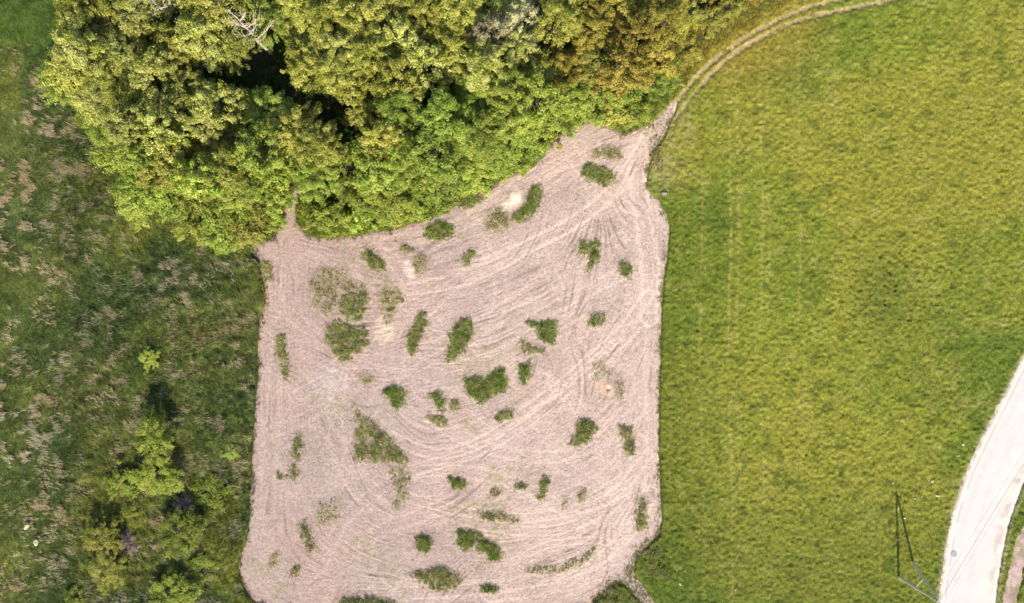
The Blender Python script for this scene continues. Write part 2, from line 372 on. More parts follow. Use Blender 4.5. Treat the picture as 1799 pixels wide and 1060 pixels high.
track([(1146,560),(1146,700),(1146,850),(1110,930),(1040,990),(900,1030),(700,1045)], .25, 2.0, .6)
track([(700,870),(790,895),(900,912),(1000,900),(1080,870),(1140,800)], .14, 1.5, .8)
track([(760,895),(850,925),(950,935),(1020,920),(1100,880)], .14, 1.5, .7)
track([(900,990),(960,960),(1040,950),(1080,960)], .14, 1.0, .7)
track([(600,640),(590,760),(620,850),(680,900)], .3, 2.2, .5)
track([(480,470),(490,600),(478,760),(470,900)], .3, 2.2, .35)
track([(700,1055),(660,1025),(640,980),(660,940),(760,900)], .3, 2.0, .4)
track([(560,440),(660,500),(760,570),(900,640),(1000,700),(1060,800)], .2, 1.7, .35)
track([(1090,420),(980,480),(860,560),(720,640),(640,740),(600,850)], .2, 1.7, .45)
track([(940,420),(1000,540),(1090,640),(1130,760)], .2, 1.7, .35)
track([(520,700),(600,660),(700,665),(800,700),(860,740)], .2, 1.7, .45)
track([(860,1050),(980,1030),(1080,960),(1130,860)], .18, 1.7, .5)
track([(500,560),(530,640),(600,700),(640,640),(690,560),(700,470)], .2, 1.6, .4)
for pts, am in [([(470,520),(560,590),(700,640),(860,610),(980,540),(1120,470)], .5), ([(620,420),(700,470),(720,560),(700,640),(740,720),(860,790),(1000,800),(1130,720)], .55),
                ([(840,420),(880,500),(870,600),(900,700),(960,800),(1060,860)], .4), ([(480,760),(560,720),(600,640),(650,560),(760,500)], .45), ([(560,1000),(620,900),(740,830),(900,850),(1040,930)], .5),
                ([(1000,260),(1040,330),(1090,360),(1160,380)], .5), ([(1000,480),(1010,600),(1080,720),(1100,860),(1040,960)], .4)]: track(pts, .22, 1.8, am)
gr = np.zeros(X.shape)                     # green growth under and round the islands
for (s, dn, g, lb), pg in zip(ISL, ISLP):
    xs = [p[0] for p in pg]; ys = [p[1] for p in pg]
    m = (X > min(xs) - 1.5) & (X < max(xs) + 1.5) & (Y > min(ys) - 1.5) & (Y < max(ys) + 1.5)
    if m.any():
        d = sdf(X[m], Y[m], pg); gr[m] = np.maximum(gr[m], sstep(-.9, .5, d + 1.4 * (vnoise(X[m], Y[m], .6, 60) - .6)) * min(1, .3 + .7 * dn))
big = fbm(X, Y, 14, 30); med = fbm(X, Y, 3.5, 31); fin = rs.rand(*X.shape)
col = const((.385, .275, .225), X)
col = mixc(col, (.37, .285, .25), sstep(.35, .65, big) * .55)
warm = sstep(10, -30, Y) * .0 + sstep(-10, 25, X)
col = mixc(col, (.50, .375, .305), warm * .45)
swath = np.zeros(X.shape)
for pts in SWATH: swath = np.maximum(swath, sstep(5.0, 1.2, ldist(X, Y, poly(smooth(pts))) + 2.5 * (fbm(X, Y, 4, 45) - .5)))
stk = .10 + .55 * swath * (.4 + .9 * sstep(.35, .65, fbm(X, Y, 5, 46))) + .35 * sstep(.52, .66, fbm(X, Y, 6, 47))
r4 = rs.rand(X.shape[0] // 2 + 1, X.shape[1] // 2 + 1).repeat(2, 0).repeat(2, 1)[:X.shape[0], :X.shape[1]]
br = 1 + .09 * BAND + stk * (1 - .6 * BAND) * (.045 * l1 + .06 * l2) + .03 * l3 + .20 * (med - .5) + .30 * (fin - .5) + .22 * (r4 - .5) + .16 * (fbm(X, Y, .9, 48) - .5)
br *= 1 + .17 * np.clip(TR, 0, 1.3); col = mixc(col, (.53, .395, .315), swath * .40 * sstep(-25, 0, X))
# darker clods and old stubble gathered along the passes
dk = sstep(.75, 2.0, -l2 + 2.2 * (fbm(X, Y, 5, 33) - .5)) * sstep(.42, .6, fbm(X, Y, 7, 36))
col = mixc(col, (.24, .17, .13), dk * .6)
spk = sstep(.94, .985, fin) * (.35 + .65 * sstep(.4, .65, fbm(X, Y, 4, 37)))
col = mixc(col, (.20, .14, .10), spk * .55)
spg = (rs.rand(*X.shape) > .985) * sstep(.5, .7, fbm(X, Y, 5, 38)); col = mixc(col, (.17, .17, .07), spg * .6)
grn = sstep(.52, .72, fbm(X, Y, 6, 34)) * sstep(.45, .7, vnoise(X, Y, .5, 35)) * sstep(3, -10, X + .2 * Y)
col = mixc(col, (.27, .24, .12), grn * .6)
col = mixc(col, (.20, .17, .075), gr * .75)
for (u, v, r0, c) in [(906,342,1.6,(.78,.62,.44)),(908,352,1.2,(.75,.6,.45)),(716,462,1.0,(.66,.53,.42)),(722,478,1.3,(.66,.52,.42)),(893,362,1.0,(.62,.5,.38)),(1066,681,1.9,(.58,.36,.26)),(1060,676,.9,(.62,.38,.27)),
                      (575,668,4.5,(.39,.305,.265)),(678,582,2.2,(.56,.42,.3))]:
    d = np.hypot(X - gx(u), Y - gy(v)) + 1.1 * r0 * (fbm(X, Y, 1.1, 39) - .5); col = mixc(col, c, sstep(r0, r0 * .35, d) * .8)
col = mixc(col, (.36, .22, .15), sstep(.75, .15, edge) * sstep(.35, .6, vnoise(X, Y, 3, 43)) * .6 * (X < 20))
col = col * br[..., None]
Z = .02 + stk * (1 - .6 * BAND) * (.014 * l1 + .018 * l2) + .008 * l3 + .03 * (r4 - .5) - .04 * np.clip(TR, 0, 1.2) + .10 * (med - .5) + .05 * (fin - .5) * sstep(.2, .6, med) + .10 * gr
Z = Z - sstep(.3, -.3, edge) * .12
burrow = np.hypot(X - gx(1068), Y - gy(683)); Z += .25 * np.exp(-(burrow / 1.3) ** 2) - .35 * np.exp(-(burrow / .35) ** 2)
hp = np.hypot(X - gx(907), Y - gy(346)); Z += .35 * np.exp(-(hp / 1.3) ** 2)
field = sheet("tilled_field", X, Y, Z, col, edge > -.9, M_field)
FX0, FY0, FZ = X[0, 0], Y[0, 0], Z
def zfield(x, y):
    j = np.clip(((x - FX0) / .125).astype(int), 0, FZ.shape[1] - 1); i = np.clip(((y - FY0) / .125).astype(int), 0, FZ.shape[0] - 1)
    return FZ[i, j]

# ------------------------------------------------------------------ meadow (right), with its ruts cut in
def d_left(x, y):              # everything right of the field, as a distance
    return sdf(x, y, FIELD)
MEADB = poly([(1168,190),(1120,150),(1180,60),(1300,-40),(1500,-140),(2100,-140),(2100,1230),(1100,1230),(1100,1090),(1060,1000),(1090,900),(1090,300),(1120,240)])
def mead_height(x, y):
    e = -sdf(x + .5 * (fbm(x, y, 2.2, 51) - .5), y + .5 * (fbm(x, y, 2.2, 52) - .5), FIELD)
    rd = -sdf(x + .35 * (fbm(x, y, 1.2, 53) - .5), y + .35 * (fbm(x, y, 1.2, 53) - .5), ROAD)
    dd = -sdf(x + .8 * (fbm(x, y, 1.2, 54) - .5), y + .8 * (fbm(x, y, 1.2, 54) - .5), DIRT)
    r = np.minimum(ldist(x, y, RUT1), ldist(x, y, RUT2)) + .55 * (fbm(x, y, 1.0, 55) - .5)
    cover = sstep(-.1, .3, e) * sstep(-.05, .3, rd) * sstep(-.1, .4, dd)
    rut = sstep(.62, .16, r) * (.6 + .4 * sstep(.25, .5, fbm(x, y, 1.6, 56)))
    return e, rd, dd, cover, rut
X, Y = grid(float(gx(1085)), 108, -64, 64, .16)
e, rd, dd, cover, rut = mead_height(X, Y)
def mead_hz(x, y):
    a = fbm(x, y, .47, 71, 2); b = fbm(x, y, 1.4, 77, 2)
    return np.clip(.5 + 1.5 * (a - .5) + .5 * (b - .5), 0, 1.1)
def mead_col(x, y):
    n1 = fbm(x, y, 12, 61); n2 = fbm(x, y, 2.0, 62); n3 = fbm(x, y, 22, 63, 2)
    c = const((.170, .195, .022), x)
    c = mixc(c, (.110, .148, .018), sstep(.42, .66, n1) * .85)
    c = mixc(c, (.235, .220, .030), sstep(.46, .72, n3 + .12 * sstep(20, 70, x)) * .85)
    c = mixc(c, (.07, .105, .012), sstep(16, 0, -(-sdf(x, y, FIELD)) * 0 + (x - gx(1165))) * .45 * (y < gy(360)))     # greener belt by the field
    rowsx = .5 + .5 * np.sin(x * 2.9 + 1.5 * vnoise(y, x * 0, 30, 66)); c = c * (1 - .16 * rowsx * sstep(45, 15, x))[..., None]
    mow = np.zeros(np.shape(x))
    for uu, kk in [(1232, .5), (1282, 1), (1296, .7), (1338, .9), (1350, .6), (1405, .6), (1470, .5), (1540, .4), (1640, .4)]: mow = mow + kk * np.exp(-((x - gx(uu) - 1.2 * (vnoise(y, x * 0, 25, 67) - .5)) / .28) ** 2)
    c = mixc(c, (.30, .265, .06), np.clip(mow, 0, 1) * .75 * sstep(.3, .6, vnoise(x * .3, y, 5, 68)))
    c = mixc(c, (.26, .24, .06), sstep(.60, .8, n2) * .5)
    c = mixc(c, (.07, .10, .012), sstep(.42, .24, n2) * .55)
    u0 = (x - gx(1555)) / 6.5; v0 = (y - gy(520)) / 9.5
    c = mixc(c, (.07, .105, .014), sstep(1.2, .2, np.hypot(u0, v0)) * sstep(.4, .6, n2 + .15) * .6)
    c = mixc(c, (.06, .095, .012), sstep(gy(760), gy(1020), y) * .40)
    c = mixc(c, (.25, .19, .03), sstep(16, 6, np.hypot((x - gx(1290)) * .8, y - gy(30))) * .75)
    return c
hz = mead_hz(X, Y); pit = sstep(.33, .18, fbm(X, Y, .8, 72, 2))
pitz = .25 + .75 * sstep(9, 0, np.hypot((X - gx(1555)) / 1.3, (Y - gy(520)) / 1.6))
Z = .05 + cover * (.14 + .22 * hz * (1 - .75 * rut) - .30 * pit * pitz - .08 * rut) - (1 - cover) * .22
col = mead_col(X, Y)
col = mixc(col, (.36, .27, .13), rut * .85)
mid = sstep(1.2, .4, np.abs(ldist(X, Y, RUT1) - .0)) * (1 - rut) * 0
col = mixc(col, (.33, .28, .14), sstep(1.0, .2, rd) * .75)
near_neck = sstep(6, 1, np.hypot(X - gx(1160), Y - gy(300))) ; col = mixc(col, (.3, .25, .13), near_neck * .3)
jn = sstep(4.5, 1.5, np.hypot(X - gx(1185), Y - gy(225))); col = mixc(col, (.33, .27, .12), jn * .45 * sstep(.35, .6, fbm(X, Y, 1.2, 57)))
inm = sdf(X, Y, MEADB)
meadow = sheet("meadow", X, Y, Z, col, (cover > .02) & (inm > 0), M_mead)

# ------------------------------------------------------------------ rough grassland (left)
X, Y = grid(-112, float(gx(640)), -64, 64, .18)
e = -sdf(X + .8 * (fbm(X, Y, 2.2, 81) - .5), Y + .8 * (fbm(X, Y, 2.2, 82) - .5), FIELD)
w_ = -sdf(X, Y, WOOD)
cover = sstep(-.1, .35, e)
def dry_map(x, y):             # where last year's dead grass lies
    n = fbm(x, y, 3.4, 91, 3) * .6 + fbm(x, y, 13, 95, 2) * .4
    d = sstep(.50, .62, n)
    damp = np.zeros(np.shape(x))
    for (u, v, a, b, k) in [(130, 240, 9, 5, .6), (110, 390, 8, 7, .6), (90, 430, 9, 5, .5), (300, 520, 9, 8, .7), (380, 600, 8, 9, .5), (130, 640, 11, 9, .55), (180, 740, 8, 6, .5),
                            (410, 650, 4, 4, .8), (60, 1000, 8, 4, .7), (390, 480, 5, 3, .5), (400, 760, 4, 8, .4)]:
        damp = np.maximum(damp, k * np.exp(-((x - gx(u)) / a) ** 2 - ((y - gy(v)) / b) ** 2))
    d = np.clip((d * (.5 + .55 * damp) + .09) * sstep(.42, .62, fbm(x, y, 1.3, 97, 2)), 0, 1)
    d = d * sstep(-77, -73, x - (y - 45) * .3 * 0 + 0) * 1 if False else d
    tl = sstep(gy(120), gy(60), y - (x - gx(0)) * .35 * 0) * sstep(gx(140), gx(90), x)
    return d * (1 - tl)
def rough_col(x, y):
    n1 = fbm(x, y, 9, 83); n2 = fbm(x, y, 1.6, 84)
    c = const((.088, .106, .024), x)
    c = mixc(c, (.040, .066, .016), sstep(.45, .65, n1) * .8)
    c = mixc(c, (.13, .14, .022), sstep(.6, .4, n1) * sstep(.45, .7, fbm(x, y, 15, 86)) * .8)
    tl = sstep(gy(130), gy(60), y) * sstep(gx(150), gx(90), x)
    c = mixc(c, (.062, .098, .016), tl)
    c = mixc(c, (.22, .18, .09), dry_map(x, y) * .15)
    lf = sstep(gx(120), gx(0), x) * sstep(gy(380), gy(500), y); c = mixc(c, (.10, .11, .02), lf * .4)
    return c * (.45 + 1.1 * n2)[..., None]
hz = fbm(X, Y, 1.0, 87, 3)
Z = .05 + cover * (.05 + .75 * hz * (.4 + .6 * sstep(gx(60), gx(150), X))) - (1 - cover) * .25
col = rough_col(X, Y)
ROUGH = sheet("rough_grassland", X, Y, Z, col, (cover > .02) & (w_ > -3) & (X < gx(470)) , M_rough)

# ------------------------------------------------------------------ woodland floor
X, Y = grid(float(gx(80)), float(gx(1480)), float(gy(470)), 66, .3)
wd = sdf(X, Y, WOOD); fe = -sdf(X, Y, FIELD)
Z = -.1 + .32 * sstep(-1.2, .8, wd) * sstep(-.1, .5, fe) + .25 * fbm(X, Y, 2, 101) * sstep(0, 1, wd)
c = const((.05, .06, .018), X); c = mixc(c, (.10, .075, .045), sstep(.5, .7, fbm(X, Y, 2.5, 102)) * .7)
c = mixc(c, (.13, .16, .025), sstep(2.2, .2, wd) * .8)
sheet("woodland_floor", X, Y, Z, c, (wd > -1.2) & (fe > -.2), M_wood)

# ------------------------------------------------------------------ road, dirt pull-in, far ground
def strip(name, La, Ra, mat, colf, z, st=.25, sub=None):
    pg = poly(La + Ra[::-1]); xs = [p[0] for p in pg]; ys = [p[1] for p in pg]
    X, Y = grid(max(min(xs), -110), min(max(xs), 110), max(min(ys), -64), min(max(ys), 64), st)
    dL = ldist(X, Y, poly(La)); dR = ldist(X, Y, poly(Ra)); s = sdf(X, Y, pg)
    cl, Zz = colf(X, Y, dL, dR, s)
    return sheet(name, X, Y, z + Zz, cl, s > -.8, mat)
def road_col(X, Y, dL, dR, s):
    c = const((.56, .525, .475), X)
    c = mixc(c, (.50, .475, .44), sstep(.8, 1.6, dL) * sstep(.45, .6, fbm(X, Y, 5, 111)) * .25)
    lane = np.exp(-((dL - 2.2) / .5) ** 2) + np.exp(-((dL - 4.4) / .5) ** 2); c = mixc(c, (.51, .485, .445), lane * .5)
    c = mixc(c, (.62, .55, .475), sstep(1.0, .7, dL) * .9)
    shr = sstep(2.3, 1.7, dR); c = mixc(c, (.60, .52, .45), shr)
    peb = sstep(.5, .66, fbm(X, Y, 1.4, 112)) * sstep(1.9, 1.2, dR) * sstep(.25, .5, dR); c = mixc(c, (.42, .32, .27), peb * .6)
    c = mixc(c, (.64, .58, .51), np.exp(-((dR - .35) / .18) ** 2) * .7)
    c = mixc(c, (.40, .30, .22), sstep(.5, .1, dL) * sstep(.4, .6, vnoise(X, Y, .7, 113)) * .7)
    c = mixc(c, (.33, .30, .27), np.exp(-((dL - .95) / .13) ** 2) * .55 * sstep(.25, .5, vnoise(X, Y, 2.5, 114)))
    c = mixc(c, (.4, .36, .33), sstep(.97, .99, np.random.RandomState(5).rand(*X.shape)) * shr * .6)
    z = -.12 * sstep(.25, -.3, s) + .02 * peb + .03 * sstep(.5, 3, s)
    return c, z
strip("road", ROAD_L, ROAD_R, M_road, road_col, .16, .2)
X, Y = grid(float(gx(1735)), 110, -64, float(gy(830)), .2); s = sdf(X, Y, DIRT)
c = const((.46, .33, .28), X); c = mixc(c, (.33, .24, .18), sstep(.5, .7, fbm(X, Y, 2, 121))); c = mixc(c, (.2, .2, .06), sstep(.58, .7, fbm(X, Y, 1.2, 122)) * .6)
sheet("dirt_path", X, Y, .04 + .1 * (fbm(X, Y, .8, 123) - .5), c, s > -1, M_verge)
X, Y = grid(-1500, 1500, -1500, 1500, 50)
c = const((.09, .115, .02), X)
keep = (np.abs(X) > 100) | (np.abs(Y) > 50) | True
sheet("ground", X, Y, np.full(X.shape, -.34), c, keep, M_mead)

# ------------------------------------------------------------------ grasses: loose blades, one triangle each
def blades(name, x, y, z, ln, wd, col, nb, lean, rs, mat=M_blade, comb=None, parent=None, link=True):
    n = len(x); x = np.repeat(x, nb); y = np.repeat(y, nb); z = np.repeat(z, nb); ln = np.repeat(ln, nb); wd = np.repeat(wd, nb)
    col = np.repeat(col, nb, 0); N = len(x)
    a = rs.rand(N) * math.tau
    if comb is not None: a = np.repeat(comb, nb) + rs.randn(N) * .55
    x = x + (rs.rand(N) - .5) * .3; y = y + (rs.rand(N) - .5) * .3
    l = ln * (.6 + .7 * rs.rand(N)); t = lean * (.4 + .9 * rs.rand(N))
    dx, dy, dz = np.cos(a) * np.sin(t) * l, np.sin(a) * np.sin(t) * l, np.cos(t) * l
    b = a + math.pi / 2 + rs.randn(N) * .4
    wx, wy = np.cos(b) * wd / 2, np.sin(b) * wd / 2
    V = np.stack([np.stack([x - wx, y - wy, z - .03], -1), np.stack([x + wx, y + wy, z - .03], -1), np.stack([x + dx, y + dy, z + dz], -1)], 1).reshape(-1, 3)
    cc = col * (.75 + .5 * rs.rand(N))[:, None]
    F = np.arange(3 * N).reshape(-1, 3)
    return mesh_np(name, V, F, mat, col=np.repeat(cc, 3, 0), parent=parent, link=link)

rs = np.random.RandomState(11)
n = 150000
x = gx(1120) + rs.rand(n) * (95 - gx(1120)); y = (rs.rand(n) - .5) * 112
e, rd, dd, cover, rut = mead_height(x, y)
ok = (cover > .6) & (rut < .4 + .3 * rs.rand(n)) & (sdf(x, y, WOOD) < .3) & (sdf(x, y, MEADB) > 0)
x, y = x[ok], y[ok]; hz = mead_hz(x, y); pit = sstep(.33, .18, fbm(x, y, .8, 72, 2))
kp = rs.rand(len(x)) > pit * .8 * (.25 + .75 * sstep(9, 0, np.hypot((x - gx(1555)) / 1.3, (y - gy(520)) / 1.6))); x, y, hz = x[kp], y[kp], hz[kp]
z = .14 + .21 * hz - .02
c = mead_col(x, y) * 1.25; c = np.where((rs.rand(len(x)) < .05)[:, None], (.34, .30, .12), c)
tag(blades("meadow_grass", x, y, z, np.full(len(x), .30), np.full(len(x), .07), c, 4, 1.0, rs), kind="stuff")

n = 110000
x = -100 + rs.rand(n) * (gx(470) + 100); y = (rs.rand(n) - .5) * 112
e = -sdf(x, y, FIELD) + .9 * (vnoise(x, y, .8, 134) - .5); ok = (e > .1) & (sdf(x, y, WOOD) < 1.0)
x, y = x[ok], y[ok]; hz = fbm(x, y, 1.0, 87, 3)
z = .07 + .72 * hz * (.4 + .6 * sstep(gx(60), gx(150), x))
comb = 1.2 + 3.4 * fbm(x, y, 7, 131)
c = rough_col(x, y) * 1.3
tall = .35 + .25 * sstep(gx(60), gx(150), x)
tag(blades("rough_grass", x, y, z, tall, np.full(len(x), .075), c, 4, .95, rs, comb=comb), kind="stuff")
# dead straw lying in swathes
n = 230000
x = -100 + rs.rand(n) * (gx(470) + 100); y = (rs.rand(n) - .5) * 112
d = dry_map(x, y); e = -sdf(x, y, FIELD)
ok = (e > .3) & (sdf(x, y, WOOD) < .5) & (rs.rand(n) < np.clip(d * 1.6 + .22 * sstep(gx(20), gx(120), x) * sstep(.4, .6, fbm(x, y, 8, 135)), 0, .9) * (1 - .9 * sstep(gy(150), gy(90), y) * sstep(gx(150), gx(100), x)) * sstep(.45, .62, fbm(x, y, 1.5, 133, 2)))
x, y = x[ok], y[ok]; z = .14 + .72 * fbm(x, y, 1.0, 87, 3); comb = 1.2 + 3.4 * fbm(x, y, 7, 131)
g = vnoise(x, y, 6, 132)[:, None]
c = np.array((.46, .35, .17)) * (1 - g) + np.array((.44, .38, .25)) * g
tag(blades("dead_grass", x, y, z, np.full(len(x), .75), np.full(len(x), .06), c, 3, 1.35, rs, comb=comb), kind="stuff")

# herb fringe where the wood meets the open ground
rs = np.random.RandomState(15); n = 150000
x = gx(80) + rs.rand(n) * (gx(1480) - gx(80)); y = gy(480) + rs.rand(n) * (gy(-40) - gy(480))
d = sdf(x, y, WOOD) + 1.6 * (fbm(x, y, 1.6, 161) - .55); e = -sdf(x, y, FIELD)
ok = (d > -.5) & (d < 6) & (e > -.5 + .6 * rs.rand(n)); x, y, d = x[ok], y[ok], d[ok]
g = fbm(x, y, 4, 162)[:, None]; c = np.array((.19, .25, .03)) * (1 - g) + np.array((.33, .33, .05)) * g
c = c * (.5 + vnoise(x, y, .6, 163))[:, None]; q = sstep(gx(1150), gx(1220), x)[:, None]; c = c * (1 - q) + np.array((.30, .25, .04)) * q
tag(blades("herb_fringe", x, y, .15 + .35 * vnoise(x, y, .9, 164), np.full(len(x), .5), np.full(len(x), .10), c, 4, .95, rs), kind="stuff")

# grass creeping over the rim of the tilled soil
rs = np.random.RandomState(16); n = 260000
x = gx(405) + rs.rand(n) * (gx(1200) - gx(405)); y = gy(1080) + rs.rand(n) * (gy(190) - gy(1080))
e = sdf(x, y, FIELD) ; k = fbm(x, y, 1.3, 171, 3); corner = sstep(9, 3, np.hypot(x - gx(1135), y - gy(1020))) + .8 * sstep(5, 1, np.hypot(x - gx(1160), y - gy(240)))
ok = (np.abs(e) < 3.5) & (rs.rand(n) < .7 * sstep(.7 + 2.2 * corner, -.6, e + 2.6 * (k - .5))) & (e > -1.2)
x, y, e = x[ok], y[ok], e[ok]; lf = sstep(2, -8, x)[:, None]
c = np.array((.20, .215, .03)) * (1 - lf) + np.array((.10, .125, .025)) * lf
c = np.where(rs.rand(len(x), 1) < .35, np.array((.40, .31, .17)), c)
tag(blades("edge_grass", x, y, zfield(x, y) * 0 + .05, np.full(len(x), .30), np.full(len(x), .07), c, 4, 1.0, rs), kind="stuff")

def pieces(x, y, cell):       # which tufts stand together
    cells = {}
    for i, key in enumerate(zip(np.floor(x / cell).astype(int).tolist(), np.floor(y / cell).astype(int).tolist())): cells.setdefault(key, []).append(i)
    out = np.full(len(x), -1); k = 0; seen = set()
    for c0 in cells:
        if c0 in seen: continue
        st = [c0]; seen.add(c0)
        while st:
            a, b = st.pop(); out[cells[(a, b)]] = k
            for da in (-1, 0, 1):
                for db in (-1, 0, 1):
                    q = (a + da, b + db)
                    if q in cells and q not in seen: seen.add(q); st.append(q)
        k += 1
    return out
# weed islands, each a thing
for k, ((s, dn, g, lb), pg) in enumerate(zip(ISL, ISLP)):
    rr = np.random.RandomState(200 + k)
    xs = [p[0] for p in pg]; ys = [p[1] for p in pg]; cx, cy = float(np.mean(xs)), float(np.mean(ys))
    ar = (max(xs) - min(xs) + .8) * (max(ys) - min(ys) + .8); n = int(ar * 34)
    x = min(xs) - .4 + rr.rand(n) * (max(xs) - min(xs) + .8); y = min(ys) - .4 + rr.rand(n) * (max(ys) - min(ys) + .8)
    d = sdf(x, y, pg) + .22 + 1.0 * (fbm(x, y, .9, 141, 2) - .5)
    clump = sstep(.30, .62, vnoise(x, y, .75, 142))
    p = sstep(-.35, .55, d) * (dn * (.35 + .9 * clump) if dn < .9 else dn * (.65 + .4 * clump))
    if "banded" in lb or "dense weed island just above" in lb: p *= .02 + 1.3 * sstep(-.15, .45, np.sin(y * 4.9 - .35 * x + vnoise(x, y, 2, 5) * 1.5))
    ok = rr.rand(n) < p; x, y, d = x[ok], y[ok], d[ok]
    z = np.where(sdf(x, y, FIELD) < .35, .26, zfield(x, y)); hh = (.20 + .30 * np.clip(d, 0, 1) * (.4 + vnoise(x, y, .5, 145))) * (.7 + .5 * min(dn, 1))
    t = np.clip(g + .8 * (fbm(x, y, 1.1, 143, 2) - .5) + .15 * rr.randn(len(x)), 0, 1)[:, None]
    c = np.array((.50, .41, .20)) * (1 - t) + np.array((.21, .29, .04)) * t
    c = c * (.55 + .9 * vnoise(x, y, .4, 144))[:, None]
    comp = pieces(x, y, .30); ids, cnt = np.unique(comp, return_counts=True); ids = [q for q, m_ in sorted(zip(ids, cnt), key=lambda t_: -t_[1]) if m_ >= 5][:14]
    if len(ids) > 1: ob = empty("weed_patch", (cx, cy, 0))
    for q in ids:
        m_ = comp == q; nm = "weed_clump" if len(ids) > 1 else "weed_patch"
        o1 = blades(nm, x[m_] - cx, y[m_] - cy, z[m_], hh[m_], np.full(m_.sum(), .10), c[m_], 6, .85, rr, parent=ob if len(ids) > 1 else None)
        if len(ids) == 1: ob = o1; ob.location = (cx, cy, 0)
    tag(ob, lb, "weed patch", "weed islands left in the tilled field")
# fine seedlings and stubble strewn over the soil
rs = np.random.RandomState(21); n = 75000
x = gx(420) + rs.rand(n) * (gx(1175) - gx(420)); y = gy(1065) + rs.rand(n) * (gy(205) - gy(1065))
e = sdf(x, y, FIELD); m = fbm(x, y, 5, 151); near = np.full(n, 9.0)
for pg in ISLP:
    xs = [p[0] for p in pg]; ys = [p[1] for p in pg]; q = (x > min(xs) - 2) & (x < max(xs) + 2) & (y > min(ys) - 2) & (y < max(ys) + 2)
    if q.any(): near[q] = np.minimum(near[q], -sdf(x[q], y[q], pg))
hal = sstep(1.9, .2, near + 1.5 * (fbm(x, y, 1.2, 153, 2) - .4)); ok = (e > .4) & (rs.rand(n) < sstep(.42, .66, m) * .6 + .05 + .75 * hal); x, y, hal = x[ok], y[ok], hal[ok]
t = .45 * hal[:, None] + sstep(.35, .65, vnoise(x, y, 3, 152))[:, None] * rs.rand(len(x), 1)
t = np.clip(t, 0, 1); c = np.array((.32, .23, .15)) * (1 - t) + np.array((.22, .24, .06)) * t
tag(blades("stubble", x, y, zfield(x, y), np.full(len(x), .16), np.full(len(x), .05), c, 3, 1.1, rs), kind="stuff")

# ------------------------------------------------------------------ trees
def leaves(cx, cy, cz, nx, ny, nz, size, rs, v):
    n = len(cx); N = np.stack([nx, ny, nz], -1); N /= np.linalg.norm(N, axis=1)[:, None] + 1e-6
    Rn = rs.randn(n, 3); T = np.cross(N, Rn); T /= np.linalg.norm(T, axis=1)[:, None] + 1e-6; B = np.cross(N, T)
    Cc = np.stack([cx, cy, cz], -1); s = size[:, None]
    V = np.stack([Cc - T * s * .6, Cc - B * s * .32 + T * s * .05, Cc + T * s * .6, Cc + B * s * .32 + T * s * .05], 1).reshape(-1, 3)
    return V, np.repeat(v, 4)
def crown_np(seed, Rr, Hh, z0, ncl, per, leaf=.30, flat=.62, spiky=0, csz=.95):
    """clusters of leaves along a lobed crown shell; returns verts, leaf tone, cluster centres"""
    rs = np.random.RandomState(seed); Vs = []; vs = []; cs = []
    lob = [(rs.rand() * math.tau, .10 + .22 * rs.rand(), rs.randint(2, 6)) for _ in range(4)]
    for k in range(ncl):
        a = rs.rand() * math.tau; u = rs.rand() ** .8
        if k < ncl * .55: el = math.asin(min(1, .15 + .85 * u)); rad = .80 + .25 * rs.rand()
        else: el = math.asin(-.25 + 1.2 * rs.rand() * .9); rad = .45 + .55 * rs.rand()
        lf = 1 + sum(am * math.sin(m * a + ph) for ph, am, m in lob) * .6
        r = Rr * rad * math.cos(el) * lf; zc = z0 + Hh * (.35 + .62 * math.sin(el) * rad * (1 + .12 * rs.randn()))
        c = np.array((r * math.cos(a), r * math.sin(a), zc)); cs.append(c)
        q = csz * (.65 + .7 * rs.rand()); n = int(per * (.6 + .8 * rs.rand()) * (q / csz) ** 1.5)
        D = rs.randn(n, 3); D /= np.linalg.norm(D, axis=1)[:, None]; D *= (rs.rand(n, 1) ** .6) * q
        D *= np.array((.65 + .7 * rs.rand(), .65 + .7 * rs.rand(), 1)); ux = np.array((math.cos(a), math.sin(a), .1))
        D += ux * (D @ ux)[:, None] * .5
        if spiky:
            ax = np.array((math.cos(a), math.sin(a), .25)); D = D * np.array((.68, .68, .45)) + ax * ((rs.rand(n, 1) - .35) * q * 1.35)
        else: D[:, 2] *= flat; D[D[:, 2] < -.3 * q, 2] *= .4
        pc = c + D
        o = D / (np.linalg.norm(D, axis=1)[:, None] + 1e-6)
        N = o * .7 + rs.randn(n, 3) * .55 + np.array((0, 0, .75)) + (c - np.array((0, 0, z0 + Hh * .3))) / Rr * .3
        V, v = leaves(pc[:, 0], pc[:, 1], pc[:, 2], N[:, 0], N[:, 1], N[:, 2], leaf * (.6 + .8 * rs.rand(n)), rs,
                      np.clip(.5 + .3 * rs.randn() + .34 * rs.randn(n), 0, 1))
        Vs.append(V); vs.append(v)
    return np.concatenate(Vs), np.concatenate(vs), np.array(cs)
